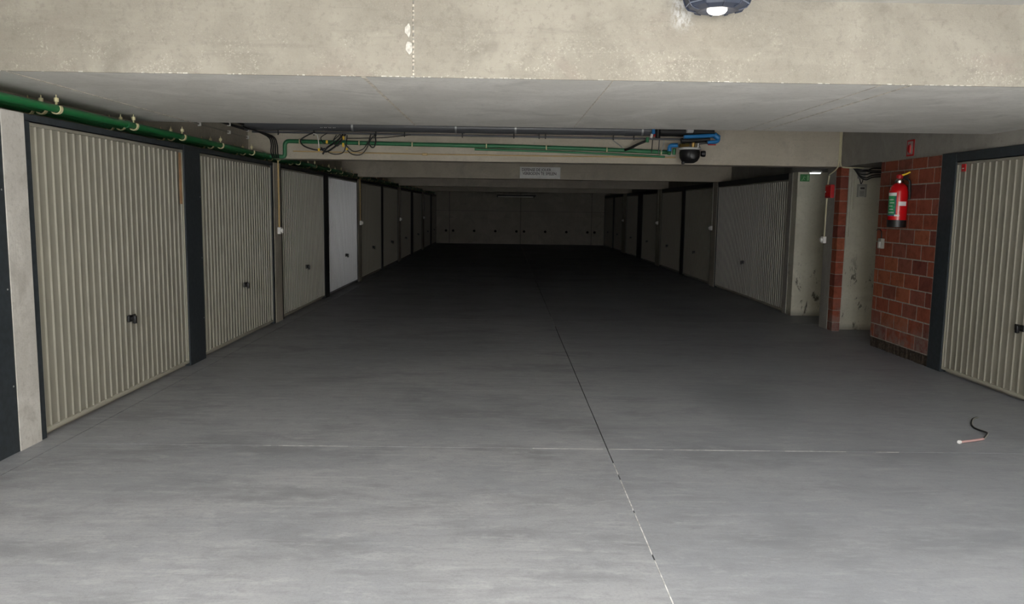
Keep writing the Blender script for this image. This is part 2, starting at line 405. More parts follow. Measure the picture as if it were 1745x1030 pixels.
obj('joint_crumbs', bm, M['seam'], beam)['kind'] = 'stuff'
for sx, w in ((-2.80, 0.012), (-0.806, 0.022), (0.60, 0.005), (2.29, 0.014), (2.12, 0.004)):
    bm = bm_new(); n = 26
    for i in range(n):
        a = 4.56 + (7.17 - 4.56) * i / n; b = 4.56 + (7.17 - 4.56) * (i + 1) / n
        q = w * rr.uniform(0.5, 1.1)
        add_box(bm, sx - q / 2, sx + q / 2, a, b, ZB - 0.003, ZB + 0.002)
    obj('formwork_seam', bm, M['seam'], beam)
BEAMS = [10.35, 16.2, 22.4, 28.85]
for k, y in enumerate(BEAMS):
    bm = box(-2.995, 6.45, y, y + 0.31, ZH, ZC + 0.01); add_box(bm, -3.75, -2.995, y, y + 0.31, 2.212, ZC + 0.01)     # notch for the pipes
    struct('ceiling_beam', bm, M['beam2'],
           ['concrete beam carrying the grey and green pipes', 'concrete beam carrying the white bilingual sign', 'dark concrete beam just behind the sign beam', 'farthest dark concrete beam near the end wall'][k])

# ------------------------------------------------------------------ walls
bm = bm_new()
add_box(bm, -3.75, -3.065, Y_OPEN, YB, 0, 2.10); add_box(bm, -3.75, -3.32, Y_OPEN, YB, 2.10, ZC)
struct('wall_left', bm, M['wallc'], 'raw concrete wall above and behind the left row of garage doors')
bm = bm_new()
add_box(bm, 4.40, 4.62, Y_OPEN, 7.66, 0, ZH)                      # behind the near door
add_box(bm, 4.36, 4.62, Y_OPEN, 12.1, ZH, ZC)                     # lintel over the brick wall and passages
add_box(bm, 4.395, 4.62, 12.1, YB, 0, 2.10)                       # behind the far doors
add_box(bm, 4.60, 4.80, 12.1, YB, 2.10, ZC)
struct('wall_right', bm, M['greywall'], 'grey concrete wall and lintel on the right side')
bm = bm_new()
add_box(bm, 4.62, 6.3, 7.66, 9.18, 0, ZH)
add_box(bm, 6.2, 6.45, 9.18, 12.0, 0, ZH)
add_box(bm, 4.62, 6.45, 7.6, 12.1, ZH, ZC)
struct('wall_passage', bm, M['greywall'], 'grey walls inside the side passage behind the brick wall')
struct('wall_passage_end', box(4.345, 6.3, 11.80, 12.08, 0, ZH), M['pale'], 'pale plastered wall end under the green sign')
# pier with plaster at its front
pier = struct('wall_pier', box(4.445, 6.3, 10.42, 10.70, 0, ZH), M['pale'], 'pale plastered wall behind the brick-cornered pillar')
struct('concrete_pillar', box(4.337, 4.445, 10.425, 10.70, 0, ZH), M['greywall'], 'grey pillar beside the brick corner on the right')

# back wall: cast panels with tie holes
back = struct('wall_back', box(-3.75, 4.9, YB + 0.02, YB + 0.25, 0, ZC), M['joint'], 'dark concrete wall closing the far end')
px = [-3.70, -2.43, 0.69, 3.81, 4.85]
for i in range(4):
    for z0, z1 in ((0, 1.432), (1.440, ZC)):
        dy = rr.uniform(0, 0.006)
        obj('cast_panel', box(px[i] + 0.008, px[i + 1] - 0.008, YB + dy, YB + 0.03, z0, z1), M['wallc'], back)
hx = [-2.58, -2.27, -1.344, -0.415, 0.514, 0.849, 1.779, 2.71, 3.641, 3.951]
h0 = None
for x in hx:
    w = (x, YB - 0.004, 0.555)
    if h0 is None:
        h0 = obj('tie_hole', lathe([(0.055, -0.002), (0.055, 0.012), (0.03, 0.012)], w, 12, axis='y'), M['hole'], back, origin=w)
    else: copy_to(h0, w, back)

# left pillars between the doors
LP = [(4.81, 5.035, 'pale worn pillar beside the nearest left garage door', 'pillar'), (10.36, 10.665, 'pillar between the second and third left doors', 'wallc'),
      (16.26, 16.60, 'pillar right of the whitish garage door', 'wallc'), (22.36, 22.90, 'third inner pillar on the left row', 'wallc'), (28.85, 29.45, 'farthest pillar of the left row', 'wallc')]
for y0, y1, lab, mm in LP:
    struct('concrete_pillar', box(-3.07, -3.004, y0, y1, 0, 2.098), M[mm], lab)
RP = [(16.20, 16.57, 'pillar left of the wide right garage door'), (22.0, 22.62, 'second pillar along the right row'), (28.3, 29.2, 'farthest pillar of the right row')]
for y0, y1, lab in RP:
    struct('concrete_pillar', box(4.331, 4.40, y0, y1, 0, 2.146), M['wallc'], lab)

# dark steel posts between paired doors
def post(name_i, side, y0, y1, label, m='steel'):
    X = XL if side < 0 else XR
    o = struct('trim_%d' % name_i, box(X + side * 0.002 * -1, X + side * 0.06, y0, y1, 0, 2.100 if side < 0 else ZH - 0.002, 0.002), M[m], label)
    for z in (0.42, 1.02, 1.62):       # fixing screws
        yy = y1 - 0.03
        obj('screw', lathe([(0.006, 0), (0.006, 0.004), (0.002, 0.006)], (X, yy, z), 8, axis='x'), M['zinc'], o)
    return o
post(1, -1, 4.30, 4.808, 'blue-grey steel post at the left edge of the view')
post(2, -1, 7.505, 7.893, 'wide dark steel post between the first two left doors')
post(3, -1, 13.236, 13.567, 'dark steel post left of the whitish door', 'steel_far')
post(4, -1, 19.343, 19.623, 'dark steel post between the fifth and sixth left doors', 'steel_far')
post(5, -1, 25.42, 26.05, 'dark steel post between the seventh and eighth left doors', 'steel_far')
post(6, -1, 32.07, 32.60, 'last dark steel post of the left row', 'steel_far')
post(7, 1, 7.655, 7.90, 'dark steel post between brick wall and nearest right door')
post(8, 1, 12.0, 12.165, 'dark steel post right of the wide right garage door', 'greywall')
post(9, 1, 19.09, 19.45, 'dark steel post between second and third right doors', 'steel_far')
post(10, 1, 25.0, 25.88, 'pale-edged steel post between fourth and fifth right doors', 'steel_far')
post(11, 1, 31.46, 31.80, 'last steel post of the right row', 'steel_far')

# ------------------------------------------------------------------ garage doors
PITCH = 0.092; RIB = 0.0125
def slat_profile(p, side):
    """offsets along +y and proud distance; the riser faces the entrance (-y)"""
    return [(0.0, 0.0), (p * 0.70, 0.0), (p * 0.72, RIB), (p * 0.80, RIB), (p * 0.97, 0.0), (p, 0.0)]
def corrugated(X, side, y0, y1, z0, z1, pitch):
    bm = bm_new(); n = max(1, round((y1 - y0) / pitch)); p = (y1 - y0) / n
    pts = []
    for i in range(n):
        for s, d in slat_profile(p, side)[:-1]: pts.append((y0 + i * p + s, d))
    pts.append((y1, 0.0))
    sg = -side
    fr = [[bm.verts.new((X + sg * d, y, z)) for y, d in pts] for z in (z0, z1)]
    bk = [[bm.verts.new((X - sg * 0.010, y, z)) for y in (y0, y1)] for z in (z0, z1)]
    for a in range(len(pts) - 1): bm.faces.new((fr[0][a], fr[0][a + 1], fr[1][a + 1], fr[1][a]))
    bm.faces.new((bk[0][0], bk[0][1], bk[1][1], bk[1][0]))
    bm.faces.new((fr[0][0], fr[1][0], bk[1][0], bk[0][0])); bm.faces.new((fr[0][-1], fr[1][-1], bk[1][1], bk[0][1]))
    bm.faces.new(fr[0] + [bk[0][1], bk[0][0]]); bm.faces.new(fr[1] + [bk[1][1], bk[1][0]])
    return bm, n, p
def make_handle(root, X, side, y, z, big):
    s = -side
    X = X + s * RIB
    h = obj('handle', lathe([(0.030, 0), (0.030, 0.006 * s), (0.022, 0.012 * s), (0.013, 0.014 * s), (0.013, 0.040 * s)], (X, y, z), 16, axis='x'), M['black'], root, True)
    g_ = box(min(X + s * 0.030, X + s * 0.058), max(X + s * 0.030, X + s * 0.058), y - 0.018, y + 0.018, z - 0.042, z + 0.026, 0.010, 2)
    obj('grip', g_, M['black'], h, True)
    obj('lock_plate', box(min(X, X + s * 0.016), max(X, X + s * 0.016), y - 0.040, y + 0.085, z - 0.027, z + 0.027, 0.006, 2), M['black'], h)
def door(n, side, y0, y1, label, leafm='door', slats=False, framem='steel', hy=None, hz=0.625, jn=0.0, jf=0.0, rust=False, hy0=None, hy1=None):
    X = XL if side < 0 else XR
    root = empty('door_%d' % n, (X, (y0 + y1) / 2, 0)); tag(root, label, 'garage door', 'garage doors along the %s wall' % ('left' if side < 0 else 'right'), 'structure')
    s = -side
    def B(a, b): return min(a, b), max(a, b)
    fx = B(X - s * 0.055, X)
    a0 = y0 - jn if hy0 is None else hy0; a1 = y1 + jf if hy1 is None else hy1
    obj('header', box(fx[0], fx[1], a0, a1, ZT + 0.004, 2.100 if side < 0 else ZH - 0.004, 0.002), M[framem], root)
    if jn: obj('jamb', box(fx[0], fx[1], y0 - jn, y0 - 0.003, 0, ZT + 0.002, 0.002), M[framem], root)
    if jf: obj('jamb', box(fx[0], fx[1], y1 + 0.003, y1 + jf, 0, ZT + 0.002, 0.002), M[framem], root)
    xl = X - s * 0.024          # leaf plane, a little inside the frame
    z0, z1 = 0.030, ZT - 0.004
    # bottom, top and side rails of the leaf
    rx = B(xl - s * 0.02, xl + s * 0.015)
    obj('bottom_rail', box(rx[0], rx[1], y0 + 0.002, y1 - 0.002, z0, z0 + 0.028, 0.002), M['door_edge' if leafm == 'door' else leafm], root)
    obj('top_rail', box(rx[0], rx[1], y0 + 0.002, y1 - 0.002, z1 - 0.022, z1, 0.002), M[leafm], root)
    for a in (y0 + 0.002, y1 - 0.016): obj('side_rail', box(rx[0], rx[1], a, a + 0.014, z0 + 0.028, z1 - 0.022), M['door_edge' if leafm == 'door' else leafm], root)
    ya, yb = y0 + 0.017, y1 - 0.017
    if slats:
        N = round((yb - ya) / PITCH); p = (yb - ya) / N
        first = None
        for i in range(N):
            yy = ya + i * p
            if i == 0 or (rust and i == N - 1):
                bm, _, _ = corrugated(xl, side, yy + 0.0005, yy + p - 0.0005, z0 + 0.029, z1 - 0.023, p)
                o = obj('slat', bm, M[leafm], root, origin=(xl, yy, z0 + 0.029))
                if i == 0: first = o
            else: copy_to(first, (xl, yy, z0 + 0.029), root)
        if rust:
            o = obj('rust_strip', box(xl + s * 0.0135, xl + s * 0.0155, yb - 0.075, yb - 0.02, 1.55, 2.02), M['rust'], root, label='orange rust streak')
    else:
        bm, _, _ = corrugated(xl, side, ya, yb, z0 + 0.029, z1 - 0.023, PITCH)
        obj('corrugated_panel', bm, M[leafm], root)
    make_handle(root, xl, side, hy if hy else (y0 + y1) / 2, hz, slats)
    return root
D = 'left beige ribbed garage door'
door(1, -1, 5.105, 7.500, 'nearest ' + D + ', next to the worn pale pillar', slats=True, hy=6.332, jn=0.068, jf=0.0, rust=True, hy1=7.505)
door(2, -1, 7.898, 10.280, 'second ' + D + ', before the pillar with white socket', hy=9.156, jf=0.076, hy0=7.893)
door(3, -1, 10.74, 13.232, 'third ' + D + ', between socket pillar and whitish door', hy=12.03, jn=0.07, framem='steel_far', hy1=13.236)
door(4, -1, 13.571, 16.21, 'greyish-white garage door, the only pale one on the left', 'door_white', hy=15.03, jf=0.05, framem='steel_far', hy0=13.567)
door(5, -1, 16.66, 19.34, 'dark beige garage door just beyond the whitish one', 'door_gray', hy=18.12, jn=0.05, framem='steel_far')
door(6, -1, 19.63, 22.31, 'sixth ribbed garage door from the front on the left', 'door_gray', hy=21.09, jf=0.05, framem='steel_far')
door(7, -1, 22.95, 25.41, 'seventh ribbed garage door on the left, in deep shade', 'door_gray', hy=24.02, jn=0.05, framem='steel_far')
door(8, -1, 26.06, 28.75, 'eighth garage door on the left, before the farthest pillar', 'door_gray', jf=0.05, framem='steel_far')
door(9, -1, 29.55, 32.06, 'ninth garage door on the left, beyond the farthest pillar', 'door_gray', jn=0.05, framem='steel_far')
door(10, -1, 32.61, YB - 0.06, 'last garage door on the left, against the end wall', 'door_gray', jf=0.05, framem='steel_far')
r1 = door(11, 1, 5.20, 7.650, 'nearest right beige garage door cut off by the picture edge', slats=True, hy=6.495, jn=0.10, hy1=7.655, hz=0.613)
door(12, 1, 12.17, 16.14, 'extra wide ribbed garage door left of the green sign', 'door', hy=14.28, jf=0.05, framem='steel_far', hz=0.642)
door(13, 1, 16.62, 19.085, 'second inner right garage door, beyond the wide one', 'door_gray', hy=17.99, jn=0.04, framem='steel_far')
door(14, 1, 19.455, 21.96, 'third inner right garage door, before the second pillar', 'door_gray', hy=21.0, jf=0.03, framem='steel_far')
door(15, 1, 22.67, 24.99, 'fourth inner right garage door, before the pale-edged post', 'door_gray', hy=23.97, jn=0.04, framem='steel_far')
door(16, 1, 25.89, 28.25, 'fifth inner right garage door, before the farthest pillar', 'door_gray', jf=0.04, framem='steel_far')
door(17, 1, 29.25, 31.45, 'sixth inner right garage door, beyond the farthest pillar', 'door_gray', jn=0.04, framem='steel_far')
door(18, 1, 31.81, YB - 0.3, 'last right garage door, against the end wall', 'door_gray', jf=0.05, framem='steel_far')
st = obj('sticker', box(XR - 0.0005, XR + 0.012, 7.500, 7.555, 1.960, 2.030), M['redflat'], r1, label='small red square sticker')
obj('sticker_mark', box(XR - 0.0015, XR, 7.512, 7.543, 1.985, 1.993), M['labelwhite'], st)

# ------------------------------------------------------------------ brick wall and brick corner of the pillar
bw = struct('wall_brick', box(4.3405, 4.62, 7.91, 9.175, 0.112, ZH), M['mortar'], 'red clay block wall behind the fire extinguisher')
ZR = [0.117 + 0.159 * k for k in range(13)] + [ZH - 0.004]
meshes = {}
def brick(parent, x0, x1, y0, y1, z0, z1):
    mi = rr.choice([0, 0, 0, 1, 2, 3]); off = rr.uniform(-0.0015, 0.0015)
    key = (round(y1 - y0, 3), round(z1 - z0, 3), round(x1 - x0, 3), mi)
    w = ((x0 + x1) / 2 + off, (y0 + y1) / 2, z0)
    if key in meshes: copy_to(meshes[key], w, parent)
    else: meshes[key] = obj('brick', box(x0, x1, y0, y1, z0, z1, 0.0035), M['bricks'][mi], parent, origin=((x0 + x1) / 2, (y0 + y1) / 2, z0)); meshes[key].location.x += off
for r in range(len(ZR) - 1):
    z0, z1 = ZR[r] + 0.006, ZR[r + 1] - 0.006
    off = 8.03 if r % 2 == 1 else 8.175
    y = off - 0.305 * 2
    while y < 9.18:
        a, b = max(y + 0.007, 7.912), min(y + 0.298, 9.178)
        if b - a > 0.03: brick(bw, 4.337, 4.40, a, b, z0, z1)
        y += 0.305
# crumbling foot course
bm = box(4.352, 4.62, 7.91, 9.175, 0.0, 0.110); y = 7.92
while y < 9.16:
    w = rr.uniform(0.015, 0.05); add_box(bm, 4.340 + rr.uniform(-0.004, 0.012), 4.40, y, y + w - 0.006, 0.0, rr.uniform(0.065, 0.112)); y += w
obj('crumbling_base', bm, mat('dirty_broken_mortar', (0.045, 0.033, 0.024), 0.95, noise=0.5, nscale=40, bump=0.6), bw)['kind'] = 'stuff'
pc = struct('wall_brick_corner', box(4.3405, 4.437, 10.2735, 10.418, 0, ZH), M['mortar'], 'narrow red brick corner on the right pillar')
for r in range(-1, len(ZR) - 1):
    z0 = (ZR[r] if r >= 0 else 0.0) + 0.004; z1 = ZR[r + 1] - 0.004
    brick(pc, 4.337, 4.440, 10.270, 10.419, z0, z1)

# ------------------------------------------------------------------ green pipes along the left doors
def long_pipe(name, x, z, r, m, label, cat, group, y0=2.0, y1=YB - 0.3):
    return tag(obj(name, tube([(x, y0, z), (x, 9.0, z), (x, 20, z), (x, y1, z)], r, 12), M[m], None, True), label, cat, group)
PX = (-3.055, -3.170, -3.277); PZ = 2.180
gl = ['outermost of the three green pipes above the left doors', 'middle one of the three green pipes above the left doors', 'innermost of the three green pipes, closest to the left doors']
left_pipes = []
for x, lab, r in zip(PX, gl, (0.0265, 0.025, 0.025)):
    left_pipes.append(long_pipe('green_pipe', x, PZ, r, 'green', lab, 'pipe', 'green pipes over the left doors'))
# clips: each holds one pipe
def clip_bm(x, y, z, r, stem_top, foot=True):
    bm = bm_new()
    pts = []
    for k in range(15):
        a = math.radians(-215 + 250 * k / 14)
        pts.append((x + (r + 0.004) * math.cos(a), y, z + (r + 0.004) * math.sin(a)))
    for off in (-0.009, 0.0, 0.009): pass
    # flat band
    a_ = [(bm.verts.new((px_, y - 0.015, pz_)), bm.verts.new((px_, y + 0.015, pz_)),
           bm.verts.new((x + (px_ - x) * 1.24, y - 0.015, z + (pz_ - z) * 1.24)), bm.verts.new((x + (px_ - x) * 1.24, y + 0.015, z + (pz_ - z) * 1.24))) for px_, _, pz_ in pts]
    for p, q in zip(a_, a_[1:]):
        bm.faces.new((p[0], q[0], q[1], p[1])); bm.faces.new((p[2], p[3], q[3], q[2]))
        bm.faces.new((p[0], p[2], q[2], q[0])); bm.faces.new((p[1], q[1], q[3], p[3]))
    for p in (a_[0], a_[-1]): bm.faces.new((p[0], p[1], p[3], p[2]))
    if foot:
        add_box(bm, x - 0.0045, x + 0.0045, y - 0.006, y + 0.006, z + r + 0.002, z + r + 0.050)
        add_tube(bm, [(x, y, z + r + 0.020), (x, y, z + r + 0.046)], 0.016, 8)
        add_tube(bm, [(x, y, z + r + 0.046), (x, y, z + r + 0.0675)], 0.004, 6)
    return bm
ycl = [5.50, 6.62, 7.60, 8.61, 9.66]
y = 10.78
while y < 33.5: ycl.append(y); y += 1.02
ORD = ['first', 'second', 'third', 'fourth', 'fifth', 'sixth', 'seventh', 'eighth', 'ninth', 'tenth']
DL = [(5.1, 7.5), (7.9, 10.28), (10.74, 13.23), (13.57, 16.21), (16.66, 19.34), (19.63, 22.31), (22.95, 25.41), (26.06, 28.75), (29.55, 32.06), (32.61, 34.7)]
def where(y):
    if y < 4.7: return 'left of the picture edge'
    if y < 5.08: return 'over the worn pale pillar'
    for i, (a, b) in enumerate(DL):
        if y < a - 0.02: return 'between the %s and %s left doors' % (ORD[i - 1], ORD[i])
        if y <= b + 0.02:
            t = (y - a) / (b - a)
            return '%s the %s left door' % ('over the near end of' if t < 0.34 else 'over the middle of' if t < 0.67 else 'over the far end of', ORD[i])
    return 'at the end wall'
protos = {}; rods = {}
lab = {0: 'outermost', 1: 'middle', 2: 'innermost'}
for i, y in enumerate(ycl):
    for j, x in enumerate(PX):
        soff = 4.56 < y < 7.18
        bmz = 2.274 if soff else (ZC - 0.001)
        k = ('s' if soff else 'c', j)
        yy = y + (0.0, 0.02, 0.05)[j]
        under = any(b - 0.02 <= yy <= b + 0.33 for b in BEAMS)
        if under: continue
        if k not in protos:
            o = obj('pipe_clip', clip_bm(x, yy, PZ, 0.0265, bmz), M['clip'], None, False, origin=(x, yy, PZ)); protos[k] = o
        else: o = copy_to(protos[k], (x, yy, PZ))
        tag(o, 'cream clip on the %s green pipe, %s' % (lab[j], where(yy)), 'clip', 'cream clips on the %s green pipe' % lab[j])
# green joining sleeves
for y, k in ((6.34, 1), (6.48, 0), (10.10, 0)):
    obj('pipe_sleeve', tube([(PX[k], y, PZ), (PX[k], y + 0.05, PZ)], 0.0305, 12), M['green2'], left_pipes[k], True)

# ------------------------------------------------------------------ pipes on the second beam
YF = 10.35
def arc_pts(a, c, b, n=6):
    a, b, c = Vector(a), Vector(b), Vector(c); return [a.lerp(c, t).lerp(c.lerp(b, t), t) for t in [i / n for i in range(n + 1)]]
gp = [(-3.02, 10.28, 2.178), (-2.90, 10.29, 2.172)] + arc_pts((-2.87, 10.295, 2.170), (-2.835, 10.30, 2.170), (-2.835, 10.30, 2.21)) + arc_pts((-2.835, 10.30, 2.31), (-2.835, 10.30, 2.368), (-2.775, 10.30, 2.368)) + [(-1.2, 10.30, 2.352), (0.2, 10.30, 2.343), (1.2, 10.30, 2.325), (2.10, 10.30, 2.298)]
o = tag(obj('green_pipe', tube(gp, 0.026, 12), M['green2'], None, True), 'green pipe turning up the beam face and running right to the meter', 'pipe')
tag(obj('green_pipe', tube([(-0.4, 10.29, 2.300), (0.6, 10.29, 2.286), (1.3, 10.29, 2.268), (2.05, 10.29, 2.240)], 0.014, 10), M['green2'], None, True), 'thin green pipe directly below the thicker one on the beam', 'pipe')
for x, z in ((-2.64, 2.368), (-1.88, 2.360), (-1.20, 2.352), (-0.25, 2.346), (0.52, 2.336), (1.30, 2.323), (2.0, 2.300)):
    bm = box(x - 0.008, x + 0.008, 10.268, 10.349, z - 0.032, z + 0.028, 0.004)
    tag(obj('pipe_clip', bm, M['clip']), 'cream clip on the beam face, %s one from the left' % ORD[[-2.64, -1.88, -1.20, -0.25, 0.52, 1.30, 2.0].index(x)], 'clip', 'cream clips on the beam face')
tag(obj('thin_conduit', tube([(-2.74, 10.338, 2.246), (-1.2, 10.338, 2.232), (0.6, 10.338, 2.232), (2.2, 10.338, 2.238)], 0.0075, 8), M['ochre']), 'thin ochre conduit along the lower beam face', 'conduit')
tag(obj('junction_stub', box(-1.08, -1.01, 10.322, 10.350, 2.215, 2.245, 0.004), M['ochre']), 'tiny brown joint box on the ochre conduit', 'joint box')
# big grey drain pipe, hung from the ceiling
dp = thing('drain_pipe', (-0.6, 10.15, 2.47), 'large dark grey drain pipe hung along the beam', 'pipe')
obj('pipe_body', tube([(-3.315, 10.15, 2.560), (1.92, 10.15, 2.560)], 0.072, 24), M['pvc'], dp, True)
for x in (-0.62, 1.50): obj('socket_collar', tube([(x, 10.15, 2.560), (x + 0.10, 10.15, 2.560)], 0.077, 24), M['pvc'], dp, True)
for x in (-1.93, -0.63, 0.12, 1.72):
    b_ = tube([(x - 0.012, 10.15, 2.560), (x + 0.012, 10.15, 2.560)], 0.0765, 24); add_tube(b_, [(x, 10.15, 2.63), (x, 10.15, ZC)], 0.005, 6)
    obj('hanger', b_, M['zinc'], dp, True)
# faint white stencilled marks on the pipe
for k, x in enumerate((-2.33, -2.31, -2.28, -2.26, -2.225, -2.205, -2.17, -2.15)):
    obj('stencil_mark', box(x, x + 0.012, 10.0855, 10.0885, 2.522, 2.547 if k % 3 else 2.540), M['labelwhite'], dp)
tag(obj('thin_grey_pipe', tube([(-3.2, 10.15, 2.468), (-1.5, 10.15, 2.462), (2.3, 10.15, 2.452)], 0.013, 10), M['pvc'], None, True), 'thin grey pipe strapped under the large drain pipe', 'pipe')
for q, x in enumerate((-2.87, -2.42, -1.64, -1.28, -0.55, 0.10, 0.42, 0.50, 1.36, 1.62)):
    bm = lathe([(0.017, -0.008), (0.017, 0.008)], (x, 10.15, 2.462), 10, axis='x'); add_box(bm, x - 0.007, x + 0.007, 10.13, 10.14, 2.43, 2.50)
    tag(obj('cable_tie', bm, M['rubber']), 'black strap on the thin grey pipe, %s from the left' % ORD[q], 'strap', 'black straps under the drain pipe')

# ------------------------------------------------------------------ cable tangle left of centre
cb = thing('cable_bundle', (-2.2, 10.12, 2.24), 'tangle of black cables with yellow tags hanging under the drain pipe', 'cable bundle')
loops = [
    [(-2.40, 10.12, 2.47), (-2.50, 10.12, 2.43), (-2.585, 10.12, 2.37), (-2.56, 10.12, 2.31), (-2.48, 10.12, 2.27), (-2.37, 10.12, 2.25), (-2.28, 10.12, 2.27)],
    [(-2.25, 10.12, 2.46), (-2.33, 10.11, 2.40), (-2.28, 10.12, 2.33), (-2.18, 10.12, 2.37), (-2.10, 10.12, 2.44)],
    [(-2.05, 10.12, 2.45), (-2.13, 10.10, 2.36), (-2.25, 10.11, 2.28), (-2.31, 10.12, 2.20)],
    [(-2.02, 10.12, 2.45), (-2.10, 10.10, 2.34), (-2.20, 10.11, 2.26), (-2.28, 10.12, 2.23), (-2.33, 10.12, 2.28)],
    [(-2.27, 10.12, 2.24), (-2.17, 10.12, 2.20), (-2.06, 10.12, 2.22), (-2.02, 10.12, 2.30), (-2.0, 10.12, 2.44)],
    [(-2.0, 10.12, 2.25), (-1.93, 10.12, 2.20), (-1.83, 10.12, 2.20), (-1.76, 10.12, 2.27), (-1.72, 10.12, 2.36), (-1.68, 10.12, 2.42)],
    [(-2.01, 10.11, 2.31), (-1.92, 10.11, 2.24), (-1.80, 10.11, 2.27), (-1.74, 10.11, 2.35), (-1.66, 10.11, 2.44)],
    [(-1.70, 10.12, 2.46), (-1.725, 10.12, 2.36), (-1.70, 10.12, 2.30), (-1.66, 10.12, 2.30), (-1.64, 10.12, 2.38), (-1.655, 10.12, 2.46)],
    [(-2.0, 10.12, 2.40), (-1.8, 10.12, 2.405), (-1.5, 10.12, 2.42), (-1.2, 10.12, 2.455)],
    [(-2.13, 10.10, 2.44), (-2.17, 10.10, 2.36), (-2.12, 10.10, 2.30), (-2.06, 10.10, 2.38), (-2.09, 10.10, 2.45)],
]
for k, L_ in enumerate(loops):
    obj('cable', tube(L_, 0.0085 if k in (0, 7) else (0.011 if k in (2, 3) else 0.0055), 8, 5), M['rubber'], cb, True)
obj('cable', tube([(-2.42, 10.10, 2.45), (-2.37, 10.10, 2.43), (-2.355, 10.10, 2.33), (-2.35, 10.10, 2.26)], 0.006, 8, 4), M['white'], cb, True, label='white cable')
for x, z, h in ((-2.35, 2.235, 0.035), (-2.25, 2.33, 0.04), (-2.04, 2.38, 0.045), (-2.045, 2.29, 0.05), (-2.00, 2.25, 0.03)):
    obj('yellow_tag', box(x - 0.013, x + 0.013, 10.085, 10.10, z, z + h, 0.003), M['yellow'], cb)
# cables dropping beside the corner
cc = thing('corner_cables', (-2.95, 10.2, 2.13), 'black cables running down the left corner to the green pipes', 'cable bundle')
for k in range(4):
    dx = k * 0.022
    obj('cable', tube([(-3.20 + dx, 9.8, 2.50 - k * 0.01), (-3.02 + dx, 10.15, 2.42), (-2.98 + dx * 1.1, 10.2, 2.33), (-2.985 + dx * 1.3, 10.2, 2.22), (-2.955 + dx, 10.2, 2.145)], 0.008, 8, 4), M['rubber'], cc, True)
# conduits on the left upper wall
for k, (z, lab_) in enumerate(((2.408, 'lower thin conduit clipped along the left upper wall'), (2.502, 'upper dark conduit along the left upper wall'))):
    t = thing('wall_conduit', (-3.31, 8.7, z), lab_, 'conduit')
    obj('tube', tube([(-3.305, 7.2, z), (-3.305, 10.3, z)], 0.009 if k == 0 else 0.016, 8), M['greycond' if k == 0 else 'rubber'], t, True)
    if k: obj('tube', tube([(-3.285, 7.2, z + 0.05), (-3.285, 10.3, z + 0.05)], 0.014, 8), M['rubber'], t, True)
    for y in (8.68, 9.60, 10.28):
        obj('clip', box(-3.32, -3.282, y - 0.012, y + 0.012, z - 0.022, z + 0.020, 0.004), M['white'], t)

# ------------------------------------------------------------------ water meter group at the right end of the pipe
wm = thing('water_meter', (2.33, 10.05, 2.15), 'black water meter with brass fittings and blue pipe on beam', 'water meter')
def P(name, bm, m, sm=True, parent=wm, label=None): return obj(name, bm, M[m], parent, sm, label=label)
P('meter_body', lathe([(0.0, 2.150), (0.06, 2.152), (0.10, 2.175), (0.125, 2.22), (0.13, 2.28), (0.12, 2.315), (0.0, 2.318)], (2.315, 10.05, 0), 20), 'black')
P('dial_face', lathe([(0.05, 0.0), (0.05, -0.012), (0.04, -0.016), (0.0, -0.017)], (2.335, 9.925, 2.245), 20, axis='y'), 'black')
P('flange_ring', lathe([(0.10, 2.312), (0.138, 2.314), (0.142, 2.328), (0.138, 2.340), (0.10, 2.342)], (2.315, 10.05, 0), 24), 'whitegrey')
P('side_cap', lathe([(0.035, -0.02), (0.040, 0.0), (0.038, 0.03), (0.02, 0.035)], (2.475, 10.03, 2.268), 16, axis='x'), 'black')
P('drain_lug', box(2.21, 2.25, 10.0, 10.04, 2.135, 2.17, 0.008), 'black')
P('insulated_pipe', tube([(1.93, 10.12, 2.545), (2.32, 10.12, 2.545), (2.62, 10.12, 2.54)], 0.062, 16), 'rubber')
P('grey_drum', tube([(2.26, 10.03, 2.575), (2.34, 10.03, 2.575)], 0.055, 18), 'whitegrey')
P('black_pipe', tube([(2.20, 10.05, 2.425), (2.45, 10.05, 2.44), (2.56, 10.05, 2.45)], 0.034, 12), 'rubber')
P('blue_pipe', tube([(2.22, 10.0, 2.470)] + arc_pts((2.58, 10.0, 2.492), (2.655, 10.0, 2.495), (2.655, 10.0, 2.455)) + arc_pts((2.655, 10.0, 2.445), (2.65, 10.0, 2.412), (2.59, 10.0, 2.412)) + [(2.52, 10.0, 2.405)], 0.024, 14), 'blue', label='bright blue pipe')
P('blue_nut', tube([(2.60, 10.0, 2.50), (2.66, 10.0, 2.46)], 0.038, 12), 'blue')
P('red_lever', box(2.52, 2.62, 9.96, 9.975, 2.370, 2.384, 0.004), 'redflat')
P('lever_stem', tube([(2.41, 10.0, 2.385), (2.53, 10.0, 2.40)], 0.010, 8), 'chrome')
for k, x in enumerate((2.19, 2.215, 2.24, 2.265, 2.29)):
    P('brass_nut', lathe([(0.022 + 0.004 * (k % 2), -0.011), (0.022 + 0.004 * (k % 2), 0.011)], (x, 10.03, 2.365 + k * 0.003), 6, axis='x'), 'brass', False)
P('brass_valve', lathe([(0.020, 2.340), (0.024, 2.36), (0.024, 2.40), (0.014, 2.408)], (2.345, 10.0, 0), 8), 'brass')
P('chrome_valve', lathe([(0.030, 2.340), (0.030, 2.352), (0.018, 2.356), (0.018, 2.395), (0.010, 2.40)], (2.405, 10.0, 0), 12), 'chrome')
P('blue_elbow', tube([(2.072, 10.12, 2.30), *arc_pts((2.072, 10.12, 2.34), (2.072, 10.11, 2.372), (2.11, 10.10, 2.372)), (2.17, 10.08, 2.374)], 0.026, 12), 'blue', label='blue elbow')
